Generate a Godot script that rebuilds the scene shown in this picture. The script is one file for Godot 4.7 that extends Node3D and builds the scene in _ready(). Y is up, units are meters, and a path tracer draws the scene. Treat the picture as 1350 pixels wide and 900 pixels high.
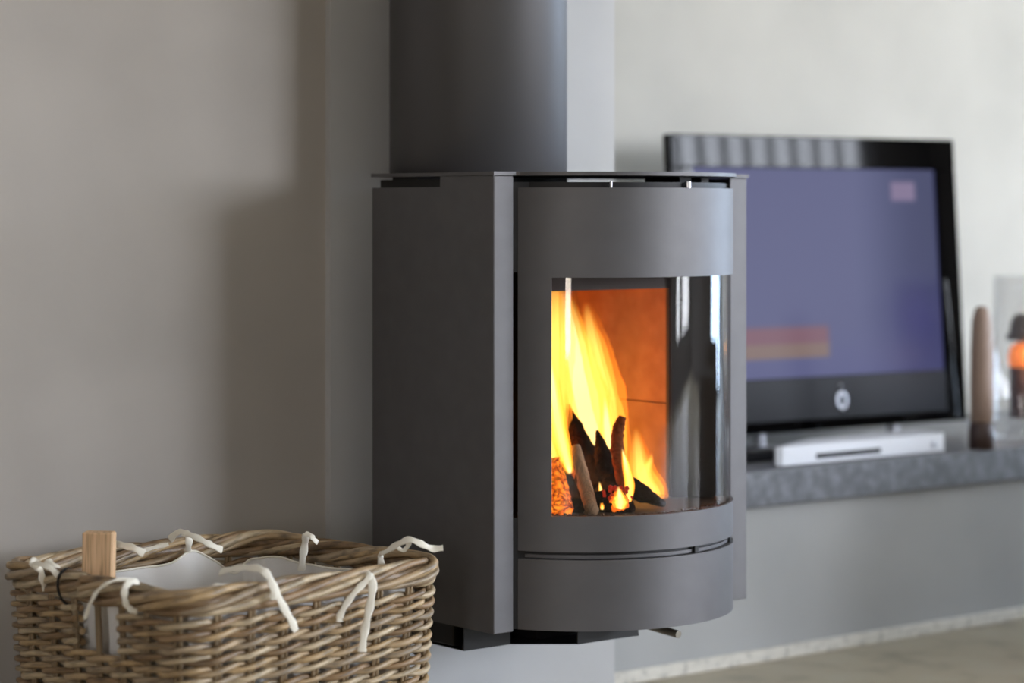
extends Node3D
# A wall-hung wood stove on a chimney pier, a wicker log basket at the left, a stone bench with a television at the right.
# World axes: X along the wall to the right, Y up, Z out of the wall into the room.

const FOCAL := 3200.0          # focal length in pixels of the 1350 x 900 frame
const EYE := Vector3(-2.793, 1.08, 3.838)
const SIGHT := Vector3(0.632, 0.0, -0.77497)
const SIDE := Vector3(0.77497, 0.0, 0.632)

var rng := RandomNumberGenerator.new()
var M := {}

# ------------------------------------------------------------------ bookkeeping
var taken := {}

func numbered(called: String) -> String:
	if not taken.has(called):
		taken[called] = 0
		return called
	taken[called] += 1
	return "%s_%03d" % [called, taken[called]]

func thing(called: String, label: String, category: String, at := Vector3.ZERO, turn := 0.0, group := "") -> Node3D:
	var o := Node3D.new()
	o.name = numbered(called)
	add_child(o, true)
	o.position = at
	o.rotation.y = turn
	tag(o, label, category, group)
	return o

func tag(o: Node, label: String, category: String, group := "") -> void:
	o.set_meta("label", label)
	o.set_meta("category", category)
	if group != "":
		o.set_meta("group", group)

func part(called: String, mesh: Mesh, m: Material, parent: Node3D = null, at := Vector3.ZERO, turn := Vector3.ZERO) -> MeshInstance3D:
	var o := MeshInstance3D.new()
	o.name = called if parent else numbered(called)
	o.mesh = mesh
	o.material_override = m
	o.position = at
	o.rotation = turn
	(parent if parent else self).add_child(o, true)
	return o

func struct(called: String, mesh: Mesh, m: Material, label: String, category: String, at := Vector3.ZERO) -> MeshInstance3D:
	var o := part(called, mesh, m, null, at)
	o.set_meta("kind", "structure")
	o.set_meta("label", label)
	o.set_meta("category", category)
	return o

# a point of the world measured in the photograph: pixel and distance along the line of sight
func spot(x: float, y: float, d: float) -> Vector3:
	return EYE + d * (SIGHT + SIDE * ((x - 675.0) / FOCAL) + Vector3.UP * ((275.0 - y) / FOCAL))

# ------------------------------------------------------------------ shapes
# tris: a soup of Vector3 triples; groups: one smooth group per triangle
class Soup:
	var v := PackedVector3Array()
	var g := PackedInt32Array()
	func tri(a: Vector3, b: Vector3, c: Vector3, grp := -1) -> void:
		v.append(a); v.append(b); v.append(c)
		g.append(grp)
	func quad(a: Vector3, b: Vector3, c: Vector3, d: Vector3, grp := -1) -> void:
		tri(a, b, c, grp)
		tri(a, c, d, grp)
	func mesh() -> ArrayMesh:
		var vol := 0.0
		for i in range(0, v.size(), 3):
			vol += v[i].dot(v[i + 1].cross(v[i + 2]))
		var st := SurfaceTool.new()
		st.begin(Mesh.PRIMITIVE_TRIANGLES)
		for i in range(0, v.size(), 3):
			st.set_smooth_group(g[i / 3] if g[i / 3] >= 0 else 4294967295)
			st.add_vertex(v[i])
			if vol > 0.0:
				st.add_vertex(v[i + 2]); st.add_vertex(v[i + 1])
			else:
				st.add_vertex(v[i + 1]); st.add_vertex(v[i + 2])
		st.generate_normals()
		return st.commit()

# upright prism over a plan outline (x, z), its corners sharp unless smooth
func prism(s: Soup, plan: PackedVector2Array, y0: float, y1: float, smooth := -1) -> void:
	var idx := Geometry2D.triangulate_polygon(plan)
	var ccw := not Geometry2D.is_polygon_clockwise(plan)
	var n := plan.size()
	for i in n:
		var a := plan[i]
		var b := plan[(i + 1) % n]
		if not ccw:
			var t := a
			a = b
			b = t
		s.quad(Vector3(a.x, y0, a.y), Vector3(a.x, y1, a.y), Vector3(b.x, y1, b.y), Vector3(b.x, y0, b.y), smooth)
	for i in range(0, idx.size(), 3):
		var a := plan[idx[i]]
		var b := plan[idx[i + 1]]
		var c := plan[idx[i + 2]]
		if (b - a).cross(c - a) < 0.0:
			var t := b
			b = c
			c = t
		s.tri(Vector3(a.x, y1, a.y), Vector3(c.x, y1, c.y), Vector3(b.x, y1, b.y))
		s.tri(Vector3(a.x, y0, a.y), Vector3(b.x, y0, b.y), Vector3(c.x, y0, c.y))

func prism_mesh(plan: PackedVector2Array, y0: float, y1: float, smooth := -1) -> ArrayMesh:
	var s := Soup.new()
	prism(s, plan, y0, y1, smooth)
	return s.mesh()

# box with chamfered edges
func box_into(s: Soup, c: Vector3, size: Vector3, bevel := 0.0, basis := Basis.IDENTITY) -> void:
	var h := size / 2.0
	var b := minf(bevel, minf(h.x, minf(h.y, h.z)) * 0.9)
	if b <= 0.0:
		for k in 3:
			for sg in [-1.0, 1.0]:
				var n := Vector3.ZERO
				n[k] = sg
				var u := Vector3.ZERO
				u[(k + 1) % 3] = 1.0
				var w := n.cross(u)
				s.quad(c + basis * ((n - u - w) * h), c + basis * ((n + u - w) * h), c + basis * ((n + u + w) * h), c + basis * ((n - u + w) * h))
		return
	var p := func(n: Vector3, keep: int) -> Vector3:
		var q := Vector3.ZERO
		for k in 3:
			q[k] = n[k] * (h[k] if k == keep else h[k] - b)
		return c + basis * q
	for k in 3:
		for sg in [-1.0, 1.0]:
			var n := Vector3.ZERO
			n[k] = sg
			var u := Vector3.ZERO
			u[(k + 1) % 3] = 1.0
			var w := n.cross(u)
			s.quad(p.call(n - u - w, k), p.call(n + u - w, k), p.call(n + u + w, k), p.call(n - u + w, k))
	for k in 3:
		var i := (k + 1) % 3
		var j := (k + 2) % 3
		for si in [-1.0, 1.0]:
			for sj in [-1.0, 1.0]:
				var e := Vector3.ZERO
				e[i] = si
				e[j] = sj
				var lo := e
				lo[k] = -1.0
				var hi := e
				hi[k] = 1.0
				if si * sj > 0.0:
					s.quad(p.call(lo, i), p.call(lo, j), p.call(hi, j), p.call(hi, i))
				else:
					s.quad(p.call(lo, j), p.call(lo, i), p.call(hi, i), p.call(hi, j))
	for sx in [-1.0, 1.0]:
		for sy in [-1.0, 1.0]:
			for sz in [-1.0, 1.0]:
				var q := Vector3(sx, sy, sz)
				if sx * sy * sz > 0.0:
					s.tri(p.call(q, 0), p.call(q, 1), p.call(q, 2))
				else:
					s.tri(p.call(q, 0), p.call(q, 2), p.call(q, 1))

func box(size: Vector3, bevel := 0.0, c := Vector3.ZERO) -> ArrayMesh:
	var s := Soup.new()
	box_into(s, c, size, bevel)
	return s.mesh()

func span_box(lo: Vector3, hi: Vector3, bevel := 0.0) -> ArrayMesh:
	return box(hi - lo, bevel, (lo + hi) / 2.0)

# curved plate: part of a ring about (cx, cz); angles in degrees measured from +Z towards +X
func ring_plan(cx: float, cz: float, r0: float, r1: float, a0: float, a1: float, n := 40) -> PackedVector2Array:
	var p := PackedVector2Array()
	for i in n + 1:
		var a := deg_to_rad(lerpf(a0, a1, float(i) / n))
		p.append(Vector2(cx + r1 * sin(a), cz + r1 * cos(a)))
	for i in n + 1:
		var a := deg_to_rad(lerpf(a1, a0, float(i) / n))
		p.append(Vector2(cx + r0 * sin(a), cz + r0 * cos(a)))
	return p

func arc_into(s: Soup, r0: float, r1: float, a0: float, a1: float, y0: float, y1: float, n := 48, cx := 0.325, cz := 0.2257) -> void:
	var q := func(r: float, t: float, y: float) -> Vector3:
		var a := deg_to_rad(lerpf(a0, a1, t))
		return Vector3(cx + r * sin(a), y, cz + r * cos(a))
	for i in n:
		var t := float(i) / n
		var u := float(i + 1) / n
		s.quad(q.call(r1, t, y0), q.call(r1, u, y0), q.call(r1, u, y1), q.call(r1, t, y1), 1)
		s.quad(q.call(r0, t, y0), q.call(r0, t, y1), q.call(r0, u, y1), q.call(r0, u, y0), 2)
		s.quad(q.call(r0, t, y1), q.call(r1, t, y1), q.call(r1, u, y1), q.call(r0, u, y1), 3)
		s.quad(q.call(r0, t, y0), q.call(r0, u, y0), q.call(r1, u, y0), q.call(r1, t, y0), 4)
	s.quad(q.call(r0, 0.0, y0), q.call(r1, 0.0, y0), q.call(r1, 0.0, y1), q.call(r0, 0.0, y1))
	s.quad(q.call(r0, 1.0, y0), q.call(r0, 1.0, y1), q.call(r1, 1.0, y1), q.call(r1, 1.0, y0))

func arc(r0: float, r1: float, a0: float, a1: float, y0: float, y1: float, n := 48) -> ArrayMesh:
	var s := Soup.new()
	arc_into(s, r0, r1, a0, a1, y0, y1, n)
	return s.mesh()

# turned shape: profile of (radius, height) from bottom to top
func lathe(profile: PackedVector2Array, n := 40, smooth := true) -> ArrayMesh:
	var s := Soup.new()
	for k in profile.size() - 1:
		var a := profile[k]
		var b := profile[k + 1]
		for i in n:
			var t := TAU * i / n
			var u := TAU * (i + 1) / n
			var p0 := Vector3(a.x * cos(t), a.y, a.x * sin(t))
			var p1 := Vector3(a.x * cos(u), a.y, a.x * sin(u))
			var p2 := Vector3(b.x * cos(u), b.y, b.x * sin(u))
			var p3 := Vector3(b.x * cos(t), b.y, b.x * sin(t))
			if a.x > 1e-6:
				s.tri(p0, p2, p1, k if not smooth else 1)
			if b.x > 1e-6:
				s.tri(p0, p3, p2, k if not smooth else 1)
	return s.mesh()

# swept round or flat section: w and t are the half width (along «flat») and half thickness
func tube(path: PackedVector3Array, w: PackedFloat32Array, sides := 8, closed := false, hint := Vector3.ZERO, squash := 1.0, rough := 0.0) -> ArrayMesh:
	var n := path.size()
	var v := PackedVector3Array()
	var nn := PackedVector3Array()
	var uv := PackedVector2Array()
	var idx := PackedInt32Array()
	var prev := hint
	var length := 0.0
	for i in n:
		var tan: Vector3
		if closed:
			tan = path[(i + 1) % n] - path[(i - 1 + n) % n]
		else:
			tan = path[mini(i + 1, n - 1)] - path[maxi(i - 1, 0)]
		tan = tan.normalized()
		var h := hint
		if hint == Vector3.ZERO:
			h = prev if prev != Vector3.ZERO else (Vector3.UP if absf(tan.y) < 0.9 else Vector3.RIGHT)
		var nrm := (h - tan * h.dot(tan))
		if nrm.length() < 1e-4:
			nrm = (Vector3.RIGHT - tan * tan.x)
		nrm = nrm.normalized()
		prev = nrm
		var side := tan.cross(nrm)
		if i > 0:
			length += path[i].distance_to(path[i - 1])
		var r := w[i % w.size()] if w.size() > 1 else w[0]
		for k in sides:
			var a := TAU * k / sides
			var rr := r * (1.0 + (rng.randf_range(-rough, rough) if rough > 0.0 else 0.0))
			v.append(path[i] + side * (cos(a) * rr) + nrm * (sin(a) * rr * squash))
			nn.append((side * cos(a) * squash + nrm * sin(a)).normalized())
			uv.append(Vector2(length, float(k) / sides))
	var rings := n if closed else n - 1
	for i in rings:
		var j := (i + 1) % n
		for k in sides:
			var l := (k + 1) % sides
			idx.append_array(PackedInt32Array([i * sides + k, j * sides + l, j * sides + k, i * sides + k, i * sides + l, j * sides + l]))
	if not closed:
		for e in [0, n - 1]:
			var base := v.size()
			var out := (path[0] - path[1]).normalized() if e == 0 else (path[n - 1] - path[n - 2]).normalized()
			v.append(path[e]); nn.append(out); uv.append(Vector2.ZERO)
			for k in sides:
				v.append(v[e * sides + k]); nn.append(out); uv.append(Vector2.ZERO)
			for k in sides:
				var l := (k + 1) % sides
				if e == 0:
					idx.append_array(PackedInt32Array([base, base + 1 + l, base + 1 + k]))
				else:
					idx.append_array(PackedInt32Array([base, base + 1 + k, base + 1 + l]))
	if rough > 0.0:
		var st := SurfaceTool.new()
		st.begin(Mesh.PRIMITIVE_TRIANGLES)
		st.set_smooth_group(1)
		for i in idx:
			st.add_vertex(v[i])
		st.generate_normals()
		return st.commit()
	var arr := []
	arr.resize(Mesh.ARRAY_MAX)
	arr[Mesh.ARRAY_VERTEX] = v
	arr[Mesh.ARRAY_NORMAL] = nn
	arr[Mesh.ARRAY_TEX_UV] = uv
	arr[Mesh.ARRAY_INDEX] = idx
	var m := ArrayMesh.new()
	m.add_surface_from_arrays(Mesh.PRIMITIVE_TRIANGLES, arr)
	return m

func curve(points: Array, per := 8) -> PackedVector3Array:
	var out := PackedVector3Array()
	var n := points.size()
	for i in n - 1:
		var p0: Vector3 = points[maxi(i - 1, 0)]
		var p1: Vector3 = points[i]
		var p2: Vector3 = points[i + 1]
		var p3: Vector3 = points[mini(i + 2, n - 1)]
		for k in per:
			out.append(p1.cubic_interpolate(p2, p0, p3, float(k) / per))
	out.append(points[n - 1])
	return out

func radii(values: Array, count: int) -> PackedFloat32Array:
	var out := PackedFloat32Array()
	for i in count:
		var t := float(i) / (count - 1) * (values.size() - 1)
		var k := mini(int(t), values.size() - 2)
		out.append(lerpf(values[k], values[k + 1], t - k))
	return out

# ------------------------------------------------------------------ materials
func noise_tex(seed_: int, freq: float, ramp: Array, size := 256, type := FastNoiseLite.TYPE_SIMPLEX_SMOOTH, octaves := 4, as_normal := false, cell := -1) -> NoiseTexture2D:
	var f := FastNoiseLite.new()
	f.seed = seed_
	f.noise_type = type
	f.frequency = freq
	f.fractal_octaves = octaves
	if cell >= 0:
		f.cellular_return_type = cell
	var t := NoiseTexture2D.new()
	t.width = size
	t.height = size
	t.seamless = true
	t.noise = f
	t.as_normal_map = as_normal
	if ramp.size():
		var g := Gradient.new()
		var offs := PackedFloat32Array()
		var cols := PackedColorArray()
		for r in ramp:
			offs.append(r[0])
			cols.append(r[1])
		g.offsets = offs
		g.colors = cols
		t.color_ramp = g
	return t

func mat(called: String, c: Color, rough := 0.6, metal := 0.0) -> StandardMaterial3D:
	var m := StandardMaterial3D.new()
	m.resource_name = called
	m.albedo_color = c
	m.roughness = rough
	m.metallic = metal
	M[called] = m
	return m

func tri_tex(m: StandardMaterial3D, t: Texture2D, scale: Vector3, world := true) -> void:
	m.albedo_texture = t
	m.uv1_triplanar = true
	m.uv1_world_triplanar = world
	m.uv1_scale = scale

func grey(k: float) -> Color:
	return Color(k, k, k)

func materials() -> void:
	var blotch := noise_tex(3, 0.01, [[0.0, grey(0.93)], [1.0, grey(1.0)]], 256)
	var m := mat("plaster_grey", Color(0.70, 0.675, 0.64), 0.85)
	tri_tex(m, blotch, Vector3(0.6, 0.6, 0.6))
	m = mat("plaster_pier", Color(0.76, 0.76, 0.755), 0.8)
	tri_tex(m, blotch, Vector3(0.6, 0.6, 0.6))
	m = mat("plaster_bench", Color(0.68, 0.68, 0.67), 0.8)
	tri_tex(m, blotch, Vector3(0.6, 0.6, 0.6))
	m = mat("plaster_cream", Color(0.745, 0.73, 0.69), 0.85)
	tri_tex(m, blotch, Vector3(0.6, 0.6, 0.6))
	mat("plaster_dark", Color(0.36, 0.34, 0.325), 0.85)
	mat("plaster_brown", Color(0.30, 0.26, 0.23), 0.8)
	mat("ceiling_white", Color(0.86, 0.85, 0.83), 0.9)
	m = mat("floor_stone", Color(0.68, 0.65, 0.57), 0.45)
	tri_tex(m, noise_tex(8, 0.012, [[0.0, Color(0.80, 0.78, 0.76)], [0.45, Color(0.97, 0.95, 0.92)], [1.0, Color(1, 1, 1)]], 512), Vector3(0.8, 0.8, 0.8))
	m = mat("baseboard_stone", Color(0.86, 0.84, 0.79), 0.6)
	tri_tex(m, noise_tex(12, 0.03, [[0.0, grey(0.72)], [0.35, grey(0.95)], [1.0, grey(1.0)]], 256), Vector3(3, 3, 3))
	m = mat("ledge_stone", Color(0.50, 0.51, 0.53), 0.4)
	tri_tex(m, noise_tex(21, 0.03, [[0.0, grey(0.68)], [0.5, grey(0.85)], [1.0, grey(1.05)]], 512, FastNoiseLite.TYPE_SIMPLEX_SMOOTH, 5), Vector3(1.4, 1.4, 1.4))
	# stove
	m = mat("stove_paint", Color(0.40, 0.395, 0.40), 0.55, 0.5)
	tri_tex(m, noise_tex(31, 0.02, [[0.0, grey(0.95)], [1.0, grey(1.0)]], 256), Vector3(3, 3, 3))
	mat("stove_dark", Color(0.055, 0.05, 0.05), 0.6, 0.0)
	m = mat("flue_paint", Color(0.37, 0.365, 0.37), 0.5, 0.55)
	mat("steel", Color(0.78, 0.78, 0.8), 0.3, 1.0)
	mat("rod_metal", Color(0.52, 0.50, 0.45), 0.42, 0.6)
	mat("door_inside", Color(0.21, 0.17, 0.155), 0.7, 0.0)
	m = mat("fire_lining", Color(0.64, 0.46, 0.33), 0.9)
	tri_tex(m, noise_tex(41, 0.02, [[0.0, Color(0.88, 0.86, 0.84)], [1.0, Color(1, 1, 1)]], 256), Vector3(3, 3, 3))
	m = mat("ash", Color(0.42, 0.31, 0.24), 0.95)
	tri_tex(m, noise_tex(45, 0.08, [[0.0, grey(0.4)], [1.0, grey(1.0)]], 128), Vector3(8, 8, 8))
	m = mat("glass", Color(0.08, 0.08, 0.08, 0.02), 0.02)
	m.metallic_specular = 0.36
	m.transparency = BaseMaterial3D.TRANSPARENCY_ALPHA
	m = mat("clear_glass", Color(0.5, 0.52, 0.55, 0.06), 0.03)
	m.transparency = BaseMaterial3D.TRANSPARENCY_ALPHA
	# firewood
	m = mat("char", Color(0.11, 0.055, 0.035), 0.95)
	m.metallic_specular = 0.2
	tri_tex(m, noise_tex(51, 0.05, [[0.0, grey(0.3)], [0.6, grey(0.9)], [1.0, Color(1.3, 1.2, 1.1)]], 256), Vector3(9, 9, 9))
	m.heightmap_enabled = true
	m.heightmap_texture = noise_tex(52, 0.05, [], 256)
	m.heightmap_scale = 0.4
	m = mat("dry_wood", Color(0.60, 0.47, 0.35), 0.85)
	tri_tex(m, noise_tex(53, 0.03, [[0.0, grey(0.55)], [0.6, grey(1.0)], [1.0, grey(1.1)]], 256), Vector3(30, 3, 30), false)
	m = mat("branch", Color(0.46, 0.23, 0.11), 0.9)
	m.metallic_specular = 0.25
	tri_tex(m, noise_tex(54, 0.04, [[0.0, grey(0.35)], [0.6, grey(1.0)], [1.0, grey(1.1)]], 256), Vector3(10, 10, 10))
	m = mat("glowing_log", Color(0.10, 0.05, 0.03), 0.95)
	var crackle := noise_tex(55, 0.05, [[0.0, Color(0.10, 0.02, 0.01)], [0.10, Color(0.45, 0.10, 0.02)], [0.25, Color(0.95, 0.42, 0.08)], [0.6, Color(1.0, 0.66, 0.18)]], 256, FastNoiseLite.TYPE_CELLULAR, 2, false, FastNoiseLite.RETURN_DISTANCE2_SUB)
	m.emission_enabled = true
	m.emission = Color.WHITE
	m.emission_operator = BaseMaterial3D.EMISSION_OP_MULTIPLY
	m.emission_texture = crackle
	m.emission_energy_multiplier = 1.3
	m.uv1_triplanar = true
	m.uv1_world_triplanar = true
	m.uv1_scale = Vector3(6, 6, 6)
	for e in [["ember_red", Color(0.85, 0.16, 0.05), 0.45], ["ember_orange", Color(1.0, 0.45, 0.1), 1.1], ["ember_white", Color(1.0, 0.80, 0.36), 1.9]]:
		m = mat(e[0], Color(0.1, 0.05, 0.03), 0.9)
		m.emission_enabled = true
		m.emission = e[1]
		m.emission_energy_multiplier = e[2]
	m = mat("flame", Color(1.62, 1.62, 1.62), 1.0)
	m.shading_mode = BaseMaterial3D.SHADING_MODE_UNSHADED
	m.transparency = BaseMaterial3D.TRANSPARENCY_ALPHA
	m.vertex_color_use_as_albedo = true
	m.cull_mode = BaseMaterial3D.CULL_DISABLED
	# basket
	var streak := noise_tex(61, 0.02, [[0.0, grey(0.6)], [0.5, grey(0.95)], [1.0, grey(1.15)]], 256)
	var tones := [Color(0.70, 0.60, 0.46), Color(0.60, 0.49, 0.36), Color(0.76, 0.68, 0.55), Color(0.53, 0.43, 0.31), Color(0.66, 0.58, 0.47), Color(0.71, 0.60, 0.44)]
	for i in tones.size():
		m = mat("willow_%d" % i, tones[i], 0.42)
		m.albedo_texture = streak
		m.uv1_scale = Vector3(3.0 + i * 0.3, 0.5, 1)
		m.uv1_offset = Vector3(i * 0.37, i * 0.21, 0)
	m = mat("willow_stake", Color(0.58, 0.49, 0.36), 0.5)
	m.albedo_texture = streak
	m = mat("linen", Color(0.95, 0.94, 0.92), 0.9)
	m.backlight_enabled = true
	m.backlight = Color(0.24, 0.23, 0.21)
	tri_tex(m, noise_tex(65, 0.2, [[0.0, grey(0.93)], [1.0, grey(1.0)]], 128), Vector3(20, 20, 20))
	m = mat("tape", Color(0.95, 0.93, 0.87), 0.85)
	m = mat("cord_black", Color(0.05, 0.05, 0.05), 0.7)
	m = mat("pine", Color(0.93, 0.79, 0.63), 0.75)
	tri_tex(m, noise_tex(71, 0.02, [[0.0, Color(0.72, 0.68, 0.64)], [0.5, Color(0.95, 0.93, 0.9)], [1.0, grey(1.0)]], 256), Vector3(24, 1.2, 24), false)
	# television and bench
	mat("tv_gloss", Color(0.012, 0.012, 0.014), 0.04).metallic_specular = 0.36
	mat("tv_lower", Color(0.12, 0.125, 0.14), 0.4).metallic_specular = 0.25
	mat("tv_back", Color(0.03, 0.03, 0.03), 0.5)
	mat("sofa_cloth", Color(0.42, 0.40, 0.38), 0.9)
	mat("silver", Color(0.72, 0.73, 0.76), 0.35, 0.6)
	mat("white_plastic", Color(0.90, 0.91, 0.93), 0.3)
	mat("dark_plastic", Color(0.10, 0.10, 0.12), 0.4)
	mat("brown_glaze", Color(0.56, 0.47, 0.41), 0.6)
	mat("brown_dark", Color(0.23, 0.16, 0.14), 0.5)
	mat("candle_wine", Color(0.22, 0.12, 0.12), 0.5)
	m = mat("candle_glow", Color(0.9, 0.55, 0.3), 0.5)
	m.emission_enabled = true
	m.emission = Color(1.0, 0.50, 0.18)
	m.emission_energy_multiplier = 0.7
	m = mat("flame_core", Color(1, 0.8, 0.5), 0.5)
	m.emission_enabled = true
	m.emission = Color(1.0, 0.80, 0.50)
	m.emission_energy_multiplier = 2.5

# ------------------------------------------------------------------ the room
func window_light(at: Vector3, size: Vector2, yaw: float, e: float, c: Color) -> void:
	var l := AreaLight3D.new()
	l.name = numbered("window_light")
	l.area_size = size
	l.area_normalize_energy = false
	l.light_energy = e
	l.light_color = c
	l.shadow_enabled = true
	l.area_range = 20.0
	l.position = at
	l.rotation.y = yaw
	add_child(l, true)

# a wall slab with rectangular holes, each [a0, a1, y0, y1] along the wall; built as strips
func holed_wall(s: Soup, along_x: bool, a0: float, a1: float, at0: float, at1: float, h: float, holes: Array) -> void:
	var put := func(p0: float, p1: float, y0: float, y1: float) -> void:
		if p1 - p0 < 0.001 or y1 - y0 < 0.001:
			return
		var lo := Vector3(p0, y0, at0) if along_x else Vector3(at0, y0, p0)
		var hi := Vector3(p1, y1, at1) if along_x else Vector3(at1, y1, p1)
		box_into(s, (lo + hi) / 2.0, hi - lo)
	var at := a0
	for o in holes:
		put.call(at, o[0], 0.0, h)
		put.call(o[0], o[1], 0.0, o[2])
		if o.size() > 4:      # a second opening above the first
			put.call(o[0], o[1], o[3], o[4])
			put.call(o[0], o[1], o[5], h)
		else:
			put.call(o[0], o[1], o[3], h)
		at = o[1]
	put.call(at, a1, 0.0, h)

func window_frame(called: String, label: String, lo: Vector3, hi: Vector3, bars: int, bw := 0.05) -> void:
	# frame of four members and upright bars in the opening, with a pane of glass
	var along_x := hi.x - lo.x > hi.z - lo.z
	var o := Node3D.new()
	o.name = called
	add_child(o)
	o.set_meta("kind", "structure")
	o.set_meta("label", label)
	o.set_meta("category", "window")
	var t := 0.05
	var a0 := lo.x if along_x else lo.z
	var a1 := hi.x if along_x else hi.z
	var mid := (lo.z + hi.z) / 2.0 if along_x else (lo.x + hi.x) / 2.0
	var put := func(nm: String, p0: float, p1: float, y0: float, y1: float, th: float, m: Material) -> void:
		var l := Vector3(p0, y0, mid - th) if along_x else Vector3(mid - th, y0, p0)
		var h := Vector3(p1, y1, mid + th) if along_x else Vector3(mid + th, y1, p1)
		part(nm, span_box(l, h), m, o)
	put.call("frame", a0, a1, lo.y, lo.y + t, 0.03, M.dark_plastic)
	put.call("frame", a0, a1, hi.y - t, hi.y, 0.03, M.dark_plastic)
	put.call("frame", a0, a0 + t, lo.y + t, hi.y - t, 0.03, M.dark_plastic)
	put.call("frame", a1 - t, a1, lo.y + t, hi.y - t, 0.03, M.dark_plastic)
	for i in bars:
		var c := lerpf(a0, a1, (i + 1.0) / (bars + 1.0))
		put.call("bar", c - bw / 2, c + bw / 2, lo.y + t, hi.y - t, 0.025, M.dark_plastic)

func room() -> void:
	var h := 3.6
	var rx := 9.5
	var fz := 7.5
	struct("floor", span_box(Vector3(-4.5, -0.12, -1.3), Vector3(rx + 0.15, 0.0, fz + 0.15)), M.floor_stone, "warm grey stone floor running up to the low bench wall", "floor")
	struct("ceiling", span_box(Vector3(-4.5, h, -1.3), Vector3(rx + 0.15, h + 0.12, fz + 0.15)), M.ceiling_white, "white ceiling above the stove room", "ceiling")
	struct("wall_left", span_box(Vector3(-4.5, 0, -0.42), Vector3(-0.03, h, -0.137)), M.plaster_grey, "grey plastered wall behind the wicker basket with the soft shadow of the stove", "wall")
	struct("wall_chimney", span_box(Vector3(-0.03, 0, -1.15), Vector3(0.723, h, -0.12)), M.plaster_pier, "grey plastered pier carrying the stove and its flue", "wall")
	struct("wall_bench", span_box(Vector3(0.723, 0, -1.0), Vector3(rx, 0.3705, -0.278)), M.plaster_bench, "low grey plastered wall under the stone ledge", "wall")
	struct("wall_back", span_box(Vector3(0.723, 0, -1.15), Vector3(rx + 0.15, h, -1.0)), M.plaster_cream, "pale cream wall behind the television", "wall")
	var s := Soup.new()
	holed_wall(s, false, -1.15, fz + 0.15, rx, rx + 0.15, h, [[-0.1, 2.1, 0.02, 2.6], [4.2, 6.2, 1.7, 3.0]])
	struct("wall_right", s.mesh(), M.plaster_dark, "dark grey wall with tall windows at the right end of the room", "wall")
	s = Soup.new()
	holed_wall(s, true, -4.5, rx, fz, fz + 0.15, h, [[3.6, 5.65, 1.0, 2.8], [5.75, 6.5, 0.3, 2.2], [6.95, 8.95, 0.3, 2.1, 2.3, 3.3]])
	struct("wall_front", s.mesh(), M.plaster_dark, "dark grey wall with a wide window opposite the stove", "wall")
	s = Soup.new()
	holed_wall(s, false, -0.42, fz, -4.5, -4.35, h, [[3.9, 4.6, 0.4, 2.2]])
	struct("wall_end", s.mesh(), M.plaster_brown, "dark brown wall with a narrow window at the left end of the room", "wall")
	window_frame("window_1", "tall glazed opening in the right wall nearest the bench", Vector3(rx, 0.02, -0.1), Vector3(rx + 0.15, 2.6, 2.1), 0)
	window_frame("window_2", "slatted strip window high in the wall opposite the stove", Vector3(6.95, 2.3, fz), Vector3(8.95, 3.3, fz + 0.15), 9, 0.11)
	window_frame("window_3", "window set high in the right wall", Vector3(rx, 1.7, 4.2), Vector3(rx + 0.15, 3.0, 6.2), 0)
	window_frame("window_4", "widest window in the wall opposite the stove, its sill at chest height", Vector3(3.6, 1.0, fz), Vector3(5.65, 2.8, fz + 0.15), 1)
	window_frame("window_5", "narrow window in the dark brown end wall", Vector3(-4.5, 0.4, 3.9), Vector3(-4.35, 2.2, 4.6), 0)
	window_frame("window_6", "low window in the wall opposite the stove, in the middle of three", Vector3(5.75, 0.3, fz), Vector3(6.5, 2.2, fz + 0.15), 0)
	window_frame("window_7", "low window under the slatted strip opposite the stove", Vector3(6.95, 0.3, fz), Vector3(8.95, 2.1, fz + 0.15), 0)
	struct("baseboard_right", span_box(Vector3(0.723, 0.0, -0.278), Vector3(rx, 0.031, -0.262), 0.003), M.baseboard_stone, "narrow pale stone strip along the foot of the low bench wall", "baseboard")
	var l := part("ledge", span_box(Vector3(0.7245, 0.371, -0.999), Vector3(rx - 0.001, 0.457, -0.25), 0.004), M.ledge_stone)
	tag(l, "mottled grey stone ledge slab along the wall carrying the television", "ledge")

# ------------------------------------------------------------------ the stove
const CX := 0.325
const CZ := 0.2257
const RD := 0.30

func on_arc(a: float, r: float) -> Vector2:
	return Vector2(CX + r * sin(deg_to_rad(a)), CZ + r * cos(deg_to_rad(a)))

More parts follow.
